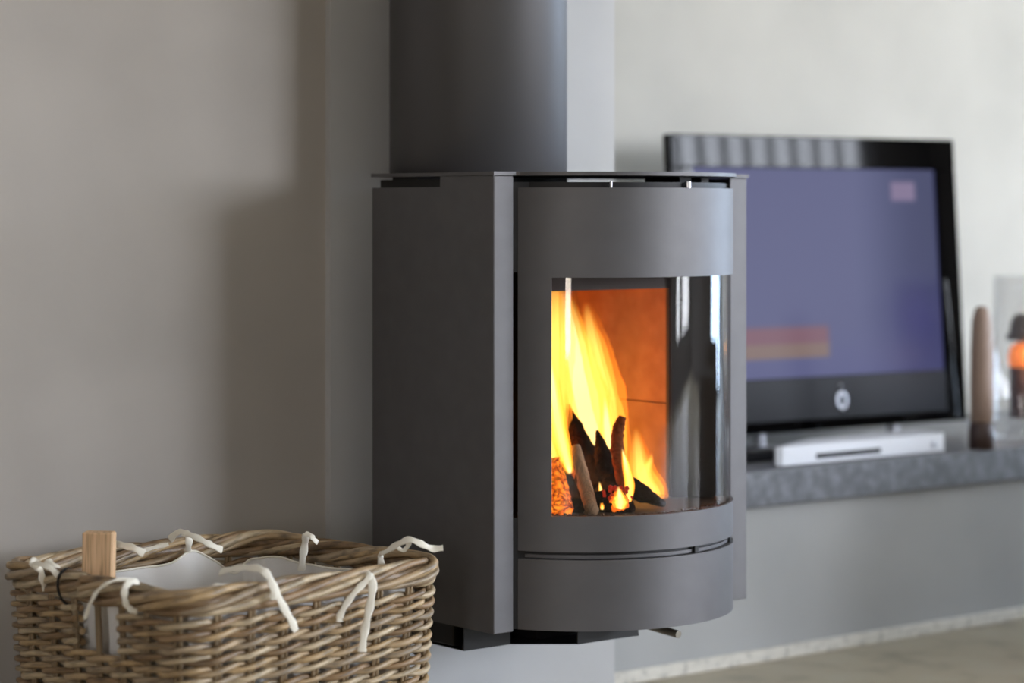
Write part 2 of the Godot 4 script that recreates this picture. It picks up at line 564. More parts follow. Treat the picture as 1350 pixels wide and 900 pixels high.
func stove() -> void:
	var t := thing("wood_stove", "dark grey wall-hung wood stove with curved glass door and burning fire", "stove", Vector3(0.0, 0.249, 0.0))
	var up := Vector3(0, -0.249, 0)
	# side panels with a cooling slot at the top rear: outline in (z, y), thickness along x
	for k in 2:
		var s := Soup.new()
		var outline := PackedVector2Array([Vector2(-0.02, 0.298), Vector2(0.36, 0.298), Vector2(0.36, 1.141), Vector2(0.198, 1.141), Vector2(0.198, 1.1207), Vector2(-0.02, 1.1207)])
		prism(s, outline, 0.0, 0.006)
		var x0 := 0.0 if k == 0 else 0.644
		for i in s.v.size():
			var p := s.v[i]
			s.v[i] = Vector3(x0 + p.y, p.z, p.x)
		part("side_panel", s.mesh(), M.stove_paint, t, up)
	for x in [0.014, 0.630]:
		part("slot_plate", span_box(Vector3(x, 1.10, -0.012), Vector3(x + 0.006, 1.136, 0.24)), M.stove_dark, t, up)
	# front strips beside the door
	for x in [[0.0005, 0.046], [0.604, 0.6495]]:
		part("front_strip", span_box(Vector3(x[0], 0.298, 0.352), Vector3(x[1], 1.141, 0.361), 0.0012), M.stove_paint, t, up)
		var inner: float = x[1] - 0.003 if x[0] < 0.3 else x[0]
		part("strip_return", span_box(Vector3(inner, 0.299, 0.25), Vector3(inner + 0.003, 1.13, 0.353)), M.stove_dark, t, up)
	# top plate follows the outline and stands on spacers
	var plan := PackedVector2Array([Vector2(-0.003, -0.02), Vector2(-0.003, 0.364), Vector2(0.05, 0.364)])
	for i in 41:
		plan.append(on_arc(lerpf(-62.0, 62.0, i / 40.0), RD + 0.006))
	plan.append_array(PackedVector2Array([Vector2(0.60, 0.364), Vector2(0.653, 0.364), Vector2(0.653, -0.02)]))
	part("top_plate", prism_mesh(plan, 1.1415, 1.1485), M.stove_paint, t, up)
	for q3 in [[-29.5, 0.0026], [3.0, 0.0056]]:
		var q := on_arc(q3[0], 0.2925)
		var pr: float = q3[1]
		part("spacer_pin", lathe(PackedVector2Array([Vector2(0, 0), Vector2(pr, 0), Vector2(pr, 0.012), Vector2(0, 0.012)]), 18, false), M.steel, t, Vector3(q.x, 1.1185 - 0.249, q.y))
	# supports that carry the top plate over the narrow air gap
	for q in [[0.02, 0.02, 0.40, 0.10], [0.43, 0.30, 0.46, 0.40], [0.545, 0.30, 0.565, 0.34]]:
		part("plate_support", span_box(Vector3(q[0], 1.1295, q[1]), Vector3(q[2], 1.1415, q[3])), M.stove_dark, t, up)
	# inner casing: lower block, upper collar, back, open in the middle for the fire
	var low := ring_plan(CX, CZ, 0.0, 0.288, -63.0, 63.0)
	low = PackedVector2Array([Vector2(0.012, 0.0), Vector2(0.012, 0.34)])
	for i in 41:
		low.append(on_arc(lerpf(-60.0, 60.0, i / 40.0), 0.286))
	low.append_array(PackedVector2Array([Vector2(0.638, 0.34), Vector2(0.638, 0.0)]))
	part("casing", prism_mesh(low, 0.302, 0.508), M.stove_dark, t, up)
	part("casing", prism_mesh(low, 0.962, 1.1295), M.stove_dark, t, up)
	part("rear_casing", span_box(Vector3(0.10, 0.30, -0.117), Vector3(0.60, 1.118, -0.001)), M.stove_dark, t, up)
	# dark front panel round the fire opening (set back behind the glass)
	var fp := Soup.new()
	for q in [[0.012, 0.152, 0.508, 0.962], [0.494, 0.638, 0.508, 0.962], [0.152, 0.494, 0.9225, 0.962]]:
		box_into(fp, Vector3((q[0] + q[1]) / 2, (q[2] + q[3]) / 2, 0.296), Vector3(q[1] - q[0], q[3] - q[2], 0.008))
	part("inner_panel", fp.mesh(), M.door_inside, t, up)
	# lining plates of the fire chamber, each a slab with a joint between
	for q in [
		["lining_plate", Vector3(0.4945, 0.507, 0.02), Vector3(0.52, 0.6925, 0.292)], ["lining_plate", Vector3(0.4945, 0.6945, 0.02), Vector3(0.52, 0.955, 0.292)],
		["lining_plate", Vector3(0.08, 0.507, 0.02), Vector3(0.105, 0.6925, 0.292)], ["lining_plate", Vector3(0.08, 0.6945, 0.02), Vector3(0.105, 0.955, 0.292)],
		["lining_plate", Vector3(0.08, 0.507, 0.0), Vector3(0.52, 0.6925, 0.02)], ["lining_plate", Vector3(0.08, 0.6945, 0.0), Vector3(0.52, 0.955, 0.02)],
		["lining_plate", Vector3(0.105, 0.9555, 0.02), Vector3(0.494, 0.961, 0.292)],
	]:
		part(q[0], span_box(q[1], q[2], 0.0012), M.fire_lining, t, up)
	part("hearth_plate", span_box(Vector3(0.105, 0.508, 0.02), Vector3(0.494, 0.512, 0.292)), M.door_inside, t, up)
	# the door: curved frame with a window, glass inside it
	var d := Soup.new()
	arc_into(d, RD - 0.006, RD, -63.3, 63.3, 0.953, 1.119)
	arc_into(d, RD - 0.006, RD, -63.3, 63.3, 0.447, 0.513)
	arc_into(d, RD - 0.006, RD, -63.3, -51.0, 0.513, 0.953, 10)
	arc_into(d, RD - 0.006, RD, 57.0, 63.3, 0.513, 0.953, 6)
	var door := part("door", d.mesh(), M.stove_paint, t, up)
	part("glass", arc(RD - 0.0112, RD - 0.007, -54.0, 60.0, 0.505, 0.961, 64), M.glass, door)
	part("door_shelf", arc(RD - 0.03, RD - 0.012, -58.0, 58.0, 0.508, 0.5115, 40), M.ash, door)
	for a in [[-63.3, -62.6], [62.6, 63.3]]:
		part("door_edge", arc(0.186, RD - 0.0065, a[0], a[1], 0.447, 1.119, 2), M.stove_dark, door)
	# drawer below the door
	part("drawer", arc(RD - 0.012, RD, -63.3, 63.3, 0.3015, 0.4325), M.stove_paint, t, up)
	part("drawer_rail", arc(RD - 0.016, RD - 0.009, -63.0, 63.0, 0.4345, 0.4405), M.stove_paint, t, up)
	for a in [7.0, 40.0]:
		var q := on_arc(a, RD - 0.006)
		part("catch", box(Vector3(0.012, 0.014, 0.006), 0.001), M.stove_dark, t, Vector3(q.x, 0.4395 - 0.249, q.y), Vector3(0, deg_to_rad(a), 0))
	# hinge pin in the shadow gap at the left
	for y in [0.318]:
		part("hinge_pin", lathe(PackedVector2Array([Vector2(0, 0), Vector2(0.0011, 0), Vector2(0.0011, 0.018), Vector2(0, 0.018)]), 10, false), M.steel, t, Vector3(0.0525, y - 0.249, 0.355))
	# underside: lipped base plate, rear bracket, primary air rod
	var base := PackedVector2Array([Vector2(0.02, 0.02), Vector2(0.02, 0.246), Vector2(0.132, 0.246), Vector2(0.2305, 0.325), Vector2(0.385, 0.332), Vector2(0.46, 0.246), Vector2(0.63, 0.246), Vector2(0.63, 0.02)])
	part("base_plate", prism_mesh(base, 0.249, 0.2495), M.stove_dark, t, up)
	part("base_lip", span_box(Vector3(0.02, 0.249, 0.242), Vector3(0.132, 0.301, 0.246)), M.stove_dark, t, up)
	part("base_lip", span_box(Vector3(0.2305, 0.249, 0.325), Vector3(0.385, 0.301, 0.329)), M.stove_dark, t, up)
	part("base_box", span_box(Vector3(0.20, 0.25, 0.03), Vector3(0.60, 0.302, 0.243)), M.stove_dark, t, up)
	part("wall_bracket", span_box(Vector3(0.012, 0.256, -0.117), Vector3(0.058, 0.3, 0.222), 0.002), M.stove_dark, t, up)
	var rod := curve([Vector3(0.355, 0.286, 0.30), Vector3(0.357, 0.280, 0.38), Vector3(0.3585, 0.2735, 0.473)], 4)
	part("air_rod", tube(rod, PackedFloat32Array([0.0075]), 18), M.rod_metal, t, up)
	part("rod_screw", box(Vector3(0.008, 0.012, 0.008), 0.002), M.stove_dark, t, Vector3(0.345, 0.272 - 0.249, 0.335))
	# flue cover
	var f := part("flue_pipe", lathe(PackedVector2Array([Vector2(0, 0), Vector2(0.174, 0), Vector2(0.1762, 0.002), Vector2(0.1762, 2.45), Vector2(0, 2.45)]), 96), M.flue_paint, null, Vector3(0.2017, 1.1485, 0.06))
	tag(f, "broad dark grey cylindrical flue cover rising from the stove top", "flue")

func flame_mesh(points: Array, rr: Array, flick: float, colors: Array, alpha: float) -> Array:
	# nested tongues, the inner ones hotter; each a closed sheath of varying width
	var out := []
	var path := curve(points, 10)
	var n := path.size()
	var f := FastNoiseLite.new()
	f.seed = rng.randi() % 10000
	f.frequency = 6.0
	var base := radii(rr, n)
	for shell in colors.size():
		var k := 1.12 - 0.26 * shell
		var st := SurfaceTool.new()
		var sides := 20
		var v := PackedVector3Array()
		var c := PackedColorArray()
		var idx := PackedInt32Array()
		for i in n:
			var tan := (path[mini(i + 1, n - 1)] - path[maxi(i - 1, 0)]).normalized()
			var side := (SIDE - tan * SIDE.dot(tan)).normalized()
			var nrm := tan.cross(side)
			var u := float(i) / (n - 1)
			for j in sides:
				var a := TAU * j / sides
				var r := base[i] * k * (1.0 + flick * f.get_noise_3d(path[i].x * 2.0 + cos(a), path[i].y, shell + sin(a)))
				v.append(path[i] + (side * cos(a) + nrm * sin(a)) * maxf(r, 0.0002))
				var col: Color = colors[shell]
				col.a = alpha * [0.55, 0.8, 1.0, 1.25][shell] * smoothstep(0.0, 0.12, u) * (1.0 - smoothstep(0.45, 1.0, u))
				c.append(col)
		for i in n - 1:
			for j in sides:
				var l := (j + 1) % sides
				idx.append_array(PackedInt32Array([i * sides + j, (i + 1) * sides + j, (i + 1) * sides + l, i * sides + j, (i + 1) * sides + l, i * sides + l]))
		var arr := []
		arr.resize(Mesh.ARRAY_MAX)
		arr[Mesh.ARRAY_VERTEX] = v
		arr[Mesh.ARRAY_COLOR] = c
		arr[Mesh.ARRAY_INDEX] = idx
		var m := ArrayMesh.new()
		m.add_surface_from_arrays(Mesh.PRIMITIVE_TRIANGLES, arr)
		out.append(m)
	return out

func log_shape(pts: Array, rr: Array, sides := 11, rough := 0.15) -> ArrayMesh:
	var p := curve(pts, 7)
	return tube(p, radii(rr, p.size()), sides, false, Vector3.ZERO, 1.0, rough)

func px(d: float) -> float:
	return d / FOCAL

func fire() -> void:
	var k := px(4.68)
	var logs := [
		["split_log", "long dark split log leaning up to a thin tip at the left of the fire", M.char, [spot(794, 663.9, 4.62), spot(779, 620, 4.74), spot(762, 576, 4.78), spot(748, 533, 4.82)], [24.0 * k, 23.0 * k, 14.0 * k, 2.0 * k]],
		["split_log", "dark stubby log with a burnt pointed tip in the middle of the fire", M.char, [spot(802, 668.2, 4.57), spot(800, 640, 4.68), spot(795, 600, 4.70), spot(787, 567, 4.72)], [24.0 * k, 21.0 * k, 11.0 * k, 1.5 * k]],
		["branch", "curved brown branch standing upright with a rounded end in the flames", M.branch, [spot(822, 665.6, 4.60), spot(820, 625, 4.64), spot(814, 592, 4.65), spot(815, 566, 4.66), spot(821, 549, 4.66)], [9.0 * k, 9.0 * k, 9.0 * k, 8.0 * k, 5.0 * k]],
		["kindling_stick", "pale unburnt grey-tan split stick leaning at the front of the fire", M.dry_wood, [spot(780, 673.0, 4.51), spot(771, 640, 4.58), spot(764, 610, 4.60), spot(759, 588, 4.62)], [9.5 * k, 9.0 * k, 7.8 * k, 5.5 * k]],
		["split_log", "charred log lying flat at the right, its end pointing down towards the glass", M.char, [spot(806, 626, 4.70), spot(838, 646, 4.655), spot(876, 664.8, 4.61)], [13.0 * k, 14.0 * k, 3.5 * k]],
		["split_log", "dark log standing behind the glowing one beside the pale stick", M.char, [spot(759, 669.0, 4.56), spot(752, 650, 4.66), spot(741, 610, 4.68)], [13.0 * k, 12.0 * k, 6.0 * k]],
		["glowing_log", "red-hot crackled log glowing at the left edge of the door glass", M.glowing_log, [spot(742, 672.5, 4.52), spot(737, 650, 4.58), spot(727, 605, 4.60)], [13.0 * k, 14.0 * k, 10.0 * k]],
		["charred_stump", "short charred stump with red embers at the front of the fire", M.char, [spot(817, 668.2, 4.57), spot(816, 668, 4.62), spot(813, 640, 4.64)], [19.0 * k, 18.0 * k, 10.0 * k]],
	]
	for q in logs:
		var o := part(q[0], log_shape(q[3], q[4]), q[2])
		tag(o, q[1], "log")
	# embers: lumps at the foot of the fire
	var em := thing("embers", "bed of red and yellow hot embers at the foot of the fire", "embers", spot(815, 671, 4.54))
	for i in 64:
		var x := clampf(815.0 + rng.randfn(0.0, 7.5), 796.0, 834.0)
		var y := rng.randf_range(642.0, 671.0)
		var core := Vector2((x - 818.0) / 9.0, (y - 661.0) / 9.0).length()
		var m: Material = M.ember_white if core < 0.75 else (M.ember_orange if core < 1.5 else M.ember_red)
		var r := rng.randf_range(1.2, 3.6) * k
		var lump := log_shape([Vector3(0, -r, 0), Vector3(r * 0.3, 0, 0), Vector3(0, r, 0)], [r * 0.6, r, r * 0.5], 6, 0.4)
		part("ember", lump, m, em, spot(x, y, 4.535 + rng.randf() * 0.012) - em.position, Vector3(rng.randf() * 3.0, rng.randf() * 3.0, 0))
	# flames
	var fl := thing("fire_flames", "yellow flames leaning up to the left behind the stove glass", "flames", spot(780, 675, 4.7))
	var hot := [Color(1.0, 0.30, 0.02), Color(1.0, 0.50, 0.06), Color(1.0, 0.72, 0.18), Color(1.0, 0.90, 0.50)]
	var warm := [Color(1.0, 0.26, 0.02), Color(1.0, 0.38, 0.04), Color(1.0, 0.50, 0.08), Color(1.0, 0.64, 0.14)]
	var tongues := [
		[[spot(800, 650, 4.84), spot(786, 595, 4.85), spot(768, 525, 4.85), spot(755, 455, 4.85), spot(742, 375, 4.85)], [14.0, 26.0, 31.0, 26.0, 6.0], hot, 0.45],
		[[spot(816, 640, 4.90), spot(806, 580, 4.90), spot(793, 515, 4.90), spot(781, 450, 4.90), spot(772, 395, 4.90)], [14.0, 25.0, 26.0, 18.0, 3.0], warm, 0.34],
		[[spot(752, 625, 4.60), spot(743, 590, 4.61), spot(734, 550, 4.62), spot(728, 505, 4.63), spot(722, 455, 4.64)], [4.0, 9.0, 11.0, 9.0, 2.0], hot, 0.6],
		[[spot(724, 630, 4.80), spot(726, 540, 4.80), spot(728, 450, 4.80), spot(730, 360, 4.80)], [16.0, 28.0, 28.0, 16.0], warm, 0.4],
		[[spot(829, 662, 4.57), spot(830, 640, 4.575), spot(825, 612, 4.58), spot(820, 590, 4.59)], [3.0, 6.0, 4.5, 1.0], hot, 0.75],
		[[spot(794, 672, 4.57), spot(793, 655, 4.575), spot(790, 634, 4.58)], [2.0, 3.5, 0.8], hot, 0.6],
		[[spot(817, 671, 4.525), spot(818, 662, 4.526), spot(817, 654, 4.528), spot(815, 640, 4.53)], [5.0, 9.0, 6.0, 1.0], hot, 0.55],
		[[spot(842, 660, 4.86), spot(850, 625, 4.86), spot(857, 610, 4.86), spot(864, 590, 4.86)], [7.0, 7.0, 5.0, 1.0], warm, 0.35],
		[[spot(864, 672, 4.80), spot(858, 650, 4.82), spot(845, 620, 4.84), spot(838, 560, 4.85)], [14.0, 22.0, 18.0, 3.0], warm, 0.34],
		[[spot(806, 625, 4.80), spot(803, 590, 4.81), spot(800, 560, 4.82), spot(797, 520, 4.83)], [6.0, 12.0, 10.0, 2.0], hot, 0.45],
	]
	for q in tongues:
		var rr := []
		for r in q[1]:
			rr.append(r * k)
		var shells := flame_mesh(q[0], rr, 0.35, q[2], q[3])
		var outer := part("flame", shells[0], M.flame, fl, -fl.position)
		for j in range(1, shells.size()):
			part("flame_core", shells[j], M.flame, outer)
	for q in [[Vector3(0.28, 0.66, 0.14), 0.075, 0.05], [Vector3(0.25, 0.62, 0.20), 0.06, 0.04], [Vector3(0.36, 0.575, 0.16), 0.045, 0.03]]:
		var l := OmniLight3D.new()
		l.name = numbered("fire_light")
		l.position = q[0]
		l.light_energy = q[1]
		l.light_color = Color(1.0, 0.53, 0.19)
		l.light_size = q[2]
		l.omni_range = 8.0
		l.omni_attenuation = 2.0
		l.shadow_enabled = true
		add_child(l, true)
	# ash crumbs on the door shelf
	var s := Soup.new()
	for i in 150:
		var a := rng.randf_range(-52.0, 54.0)
		var q := on_arc(a, RD - rng.randf_range(0.013, 0.034))
		var r := rng.randf_range(0.0012, 0.0036)
		box_into(s, Vector3(q.x, 0.512 + r * 0.4, q.y), Vector3(r * 2.0, r, r * 1.4), r * 0.3, Basis(Vector3.UP, rng.randf() * 3.0))
	var ash := part("ash_crumbs", s.mesh(), M.ash)
	ash.set_meta("kind", "stuff")
	tag(ash, "brown ash crumbs strewn along the sill inside the curved glass", "ash")

# ------------------------------------------------------------------ the basket
const BC := Vector3(-0.543, 0.0, 0.295)
const E1 := Vector3(0.9962, 0.0, -0.0872)
const E2 := Vector3(-0.0872, 0.0, -0.9962)
const HA := 0.280
const HB := 0.257
const RC := 0.065

func rim_length() -> float:
	return 4.0 * (HA - RC) + 4.0 * (HB - RC) + TAU * RC

# point on the basket's plan outline at arc length s from the middle of the left (A-B) side, going A -> front -> right -> back; out = offset outwards
func rim_at(s: float, out: float, y: float) -> Vector3:
	var L := rim_length()
	s = fposmod(s, L)
	var shrink := lerpf(0.91, 1.0, clampf(y / 0.46, 0.0, 1.0))
	# segments: half left side (towards A), corner A, front side, corner C, right side, corner D, back side, corner B, half left side
	var ca := HA - RC
	var cb := HB - RC
	var q := TAU * RC / 4.0
	var p := Vector2.ZERO
	var n := Vector2.ZERO
	if s < cb:
		p = Vector2(-HA, -s); n = Vector2(-1, 0)
	else:
		s -= cb
		var done := false
		var corners := [Vector2(-ca, -cb), Vector2(ca, -cb), Vector2(ca, cb), Vector2(-ca, cb)]
		var sides := [2.0 * ca, 2.0 * cb, 2.0 * ca, cb]
		var dirs := [Vector2(1, 0), Vector2(0, 1), Vector2(-1, 0), Vector2(0, -1)]
		var norms := [Vector2(0, -1), Vector2(1, 0), Vector2(0, 1), Vector2(-1, 0)]
		var n0 := Vector2(-1, 0)
		for i in 4:
			if s < q:
				var a := s / RC
				var nn: Vector2 = n0 * cos(a) + norms[i] * sin(a)
				p = corners[i] + nn * RC
				n = nn
				done = true
				break
			s -= q
			if s < sides[i]:
				p = corners[i] + norms[i] * RC + dirs[i] * s
				n = norms[i]
				done = true
				break
			s -= sides[i]
			n0 = norms[i]
		if not done:
			p = Vector2(-HA, 0.0); n = Vector2(-1, 0)
	p = p * shrink + n * out
	return BC + E1 * p.x + E2 * p.y + Vector3.UP * y

func basket() -> void:
	var t := thing("wicker_basket", "square grey-brown wicker log basket with thick plaited rim beside the stove", "basket", Vector3(BC.x, 0.0, BC.z))
	var back := -t.position
	var L := rim_length()
	var stakes := 30
	var gap := L / stakes
	# stakes: pairs of rods
	for i in stakes:
		var hole := i == 0
		for k in 2:
			var s := 0.030 + i * gap + (k * 2 - 1) * (0.0040 if not hole else 0.0028)
			var p := PackedVector3Array([rim_at(s, 0.0, 0.004), rim_at(s, 0.0, 0.15), rim_at(s, 0.0, 0.30), rim_at(s, 0.0, 0.445)])
			part("stake", tube(p, PackedFloat32Array([0.0036 if not hole else 0.0042]), 8), M.willow_stake, t, back)
	# weavers: pairs that cross between the stakes
	var rows := 23
	for row in rows:
		var y := 0.012 + row * 0.0187
		var open := y > 0.366 and y < 0.428
		for k in 2:
			var pts := PackedVector3Array()
			var per := 8
			var s0 := 0.0
			var s1 := L
			if open:
				s0 = 0.099
				s1 = L - 0.029
			var steps := int((s1 - s0) / gap * per)
			var ph := rng.randf_range(-0.0012, 0.0012)
			var w := PackedFloat32Array()
			for i in steps + (1 if open else 0):
				var s := lerpf(s0, s1, float(i) / steps)
				var u := (s - 0.030) / gap + row
				var c := cos(PI * u + PI * k)
				var turn := sin(PI * u + PI * k)
				var lift := 0.0042 * turn + ph + 0.0009 * sin(s * 7.0 + row * 1.7 + k)
				pts.append(rim_at(s, signf(c) * pow(absf(c), 0.7) * 0.0078, y + lift))
				w.append(0.0055 + 0.0005 * sin(s * 11.0 + row * 2.1 + k * 3.0))
			var m: Material = M["willow_%d" % (rng.randi() % 6)]
			part("weaver", tube(pts, w, 8, not open, Vector3.UP), m, t, back)
	# plaited rim: strands winding round the top edge
	for k in 9:
		var pts := PackedVector3Array()
		var w := PackedFloat32Array()
		var n := 420
		var turns := 4.0
		for i in n:
			var s := L * i / n
			var a := TAU * (float(k) / 9.0) + TAU * turns * i / n + 0.35 * sin(s * 4.0 + k * 2.4)
			var ro := 0.0145 + 0.0012 * sin(s * 9.0 + k)
			pts.append(rim_at(s, cos(a) * ro * 0.86, 0.4595 + sin(a) * ro * 1.2))
			w.append(0.0066 + 0.0008 * sin(s * 13.0 + k * 2.0))
		part("rim_strand", tube(pts, w, 8, true), M["willow_%d" % (k % 6)], t, back)
	var core := PackedVector3Array()
	for i in 160:
		core.append(rim_at(L * i / 160.0, 0.0, 0.4595))
	part("rim_core", tube(core, PackedFloat32Array([0.0115]), 8, true), M.willow_3, t, back)
	part("basket_base", prism_mesh(rim_plan(-0.004, 0.0), 0.004, 0.012), M.willow_1, t, back)

func rim_plan(out: float, y: float) -> PackedVector2Array:
	var p := PackedVector2Array()
	for i in 64:
		var q := rim_at(rim_length() * i / 64.0, out, y)
		p.append(Vector2(q.x, q.z))
	return p

func liner() -> void:
	var t := thing("basket_liner", "white linen lining hanging inside the wicker basket, tied to the rim with tapes", "liner", Vector3(BC.x, 0.02, BC.z))
	var back := -t.position
	var L := rim_length()
	var n := 220
	var levels := 12
	var v := Soup.new()
	# height of the top edge, with peaks where the tapes tie it to the rim
	var waves := [[0.70 * L, 0.022, 0.040], [0.652 * L, -0.026, 0.032], [0.58 * L, 0.006, 0.05], [0.30 * L, 0.015, 0.04], [0.18 * L, 0.012, 0.04], [0.02, 0.010, 0.12]]
	var edge := func(s: float) -> float:
		var h := 0.437 + 0.003 * sin(s * 9.0)
		for p in waves:
			var d := (fposmod(s - p[0] + L / 2, L) - L / 2) / float(p[2])
			h += p[1] * exp(-d * d)
		return minf(h, 0.462)
	var at := func(i: int, j: int) -> Vector3:
		var s := L * i / n
		var y := lerpf(0.03, edge.call(s), pow(float(j) / levels, 0.8))
		var fold := 0.006 * sin(s * 31.0 + y * 9.0) + 0.005 * sin(s * 57.0 - y * 22.0)
		return rim_at(s, -0.030 - 0.012 * (1.0 - y / 0.45) + fold * clampf(1.3 - y * 1.5, 0.3, 1.0), y)
	for i in n:
		for j in levels:
			v.quad(at.call(i, j), at.call((i + 1) % n, j), at.call((i + 1) % n, j + 1), at.call(i, j + 1), 1)
	part("cloth", v.mesh(), M.linen, t, back)
	var hem := PackedVector3Array()
	for i in n:
		hem.append(at.call(i, levels))
	part("hem", tube(hem, PackedFloat32Array([0.0022]), 6, true), M.tape, t, back)
	part("cloth_base", prism_mesh(rim_plan(-0.05, 0.03), 0.027, 0.031), M.linen, t, back)
	# tapes: [points in the photograph], half width in pixels
	var tapes := [
		[[[47, 736, 4.07], [42, 742, 4.05], [48, 748, 4.03], [54, 752, 4.03], [56, 764, 4.03], [60, 777, 4.04]], 4.0],
		[[[44, 742, 4.04], [56, 744, 4.02], [68, 750, 4.01], [78, 760, 4.01], [87, 773, 4.02]], 4.0],
		[[[62, 738, 4.06], [70, 745, 4.05], [78, 752, 4.05]], 4.5],
		[[[150, 717, 4.15], [165, 719, 4.14], [178, 723, 4.13], [190, 730, 4.13]], 5.0],
		[[[188, 726, 4.20], [205, 721, 4.21], [222, 717, 4.22]], 3.0],
		[[[224, 711, 4.24], [232, 703, 4.23], [240, 701, 4.22], [247, 704, 4.21], [249, 716, 4.21], [247, 726, 4.22]], 4.5],
		[[[242, 703, 4.215], [254, 706, 4.20], [268, 713, 4.19], [280, 719, 4.19], [293, 725, 4.2]], 4.5],
		[[[112, 816, 3.87], [119, 795, 3.86], [130, 777, 3.85], [145, 767, 3.85], [162, 763, 3.86], [175, 764, 3.88]], 2.2],
		[[[182, 766, 3.86], [172, 767, 3.84], [165, 774, 3.83], [164, 786, 3.83], [167, 797, 3.835], [173, 803, 3.84], [180, 806, 3.845]], 4.0],
		[[[290, 754, 3.93], [305, 750, 3.91], [325, 748, 3.89], [342, 750, 3.875], [352, 757, 3.87], [362, 776, 3.872], [374, 800, 3.885], [384, 818, 3.893], [390, 832, 3.90]], 5.0],
		[[[350, 752, 3.875], [356, 764, 3.868], [360, 778, 3.868], [360, 790, 3.872]], 4.0],
		[[[397, 752, 4.30], [399, 735, 4.29], [402, 716, 4.28], [404, 703, 4.275]], 5.0],
		[[[402, 703, 4.275], [410, 706, 4.27], [414, 711, 4.27], [419, 715, 4.275]], 3.5],
		[[[480, 752, 4.05], [487, 758, 4.03], [483, 765, 4.022], [470, 778, 4.012], [457, 795, 4.005], [448, 812, 4.0], [447, 819, 4.0]], 4.0],
		[[[482, 754, 4.05], [491, 764, 4.025], [490, 785, 4.02], [485, 810, 4.025], [480, 835, 4.03], [477, 859, 4.03]], 5.0],
		[[[503, 748, 4.20], [502, 732, 4.19], [510, 726, 4.17], [525, 717, 4.15], [540, 711, 4.14], [556, 717, 4.14], [570, 723, 4.15], [584, 722, 4.15]], 4.5],
		[[[522, 719, 4.158], [530, 725, 4.155], [536, 722, 4.15], [540, 714, 4.145]], 3.0],
		[[[272, 778, 3.86], [280, 774, 3.85], [292, 772, 3.855], [305, 774, 3.87]], 3.5],
	]
	for q in tapes:
		var pts := []
		for p in q[0]:
			pts.append(spot(p[0], p[1], p[2]))
		var path := curve(pts, 6)
		var k: float = q[1] * px(4.0) * 1.25
		var w := PackedFloat32Array()
		for i in path.size():
			w.append(k * (0.86 + 0.14 * sin(i * 0.9)))
		part("tape", tube(path, w, 10, false, (EYE - pts[0]).normalized() + Vector3(0.2, 0.45, 0.1), 0.24), M.tape, t, back)

func basket_bits() -> void:
	# upright offcut
	var at := spot(127, 760, 4.11)
	var b := part("wood_offcut", box(Vector3(0.052, 0.502, 0.030), 0.0025, Vector3(0, 0.251, 0)), M.pine, null, Vector3(at.x, 0.0315, at.z), Vector3(0, deg_to_rad(-44.0), deg_to_rad(-0.6)))
	tag(b, "upright pale sawn wood offcut standing in the wicker basket", "wood")
	# black cord tied round the rim
	var pts := []
	var s := -0.052
	for i in 17:
		var a := TAU * i / 16.0
		pts.append(rim_at(s - 0.005 * sin(a), cos(a) * 0.0215, 0.4555 + sin(a) * 0.029))
	var cord := part("cord", tube(curve(pts, 4), PackedFloat32Array([0.0024]), 8), M.cord_black)
	tag(cord, "thin black cord looped round the basket rim above the handle hole", "cord")

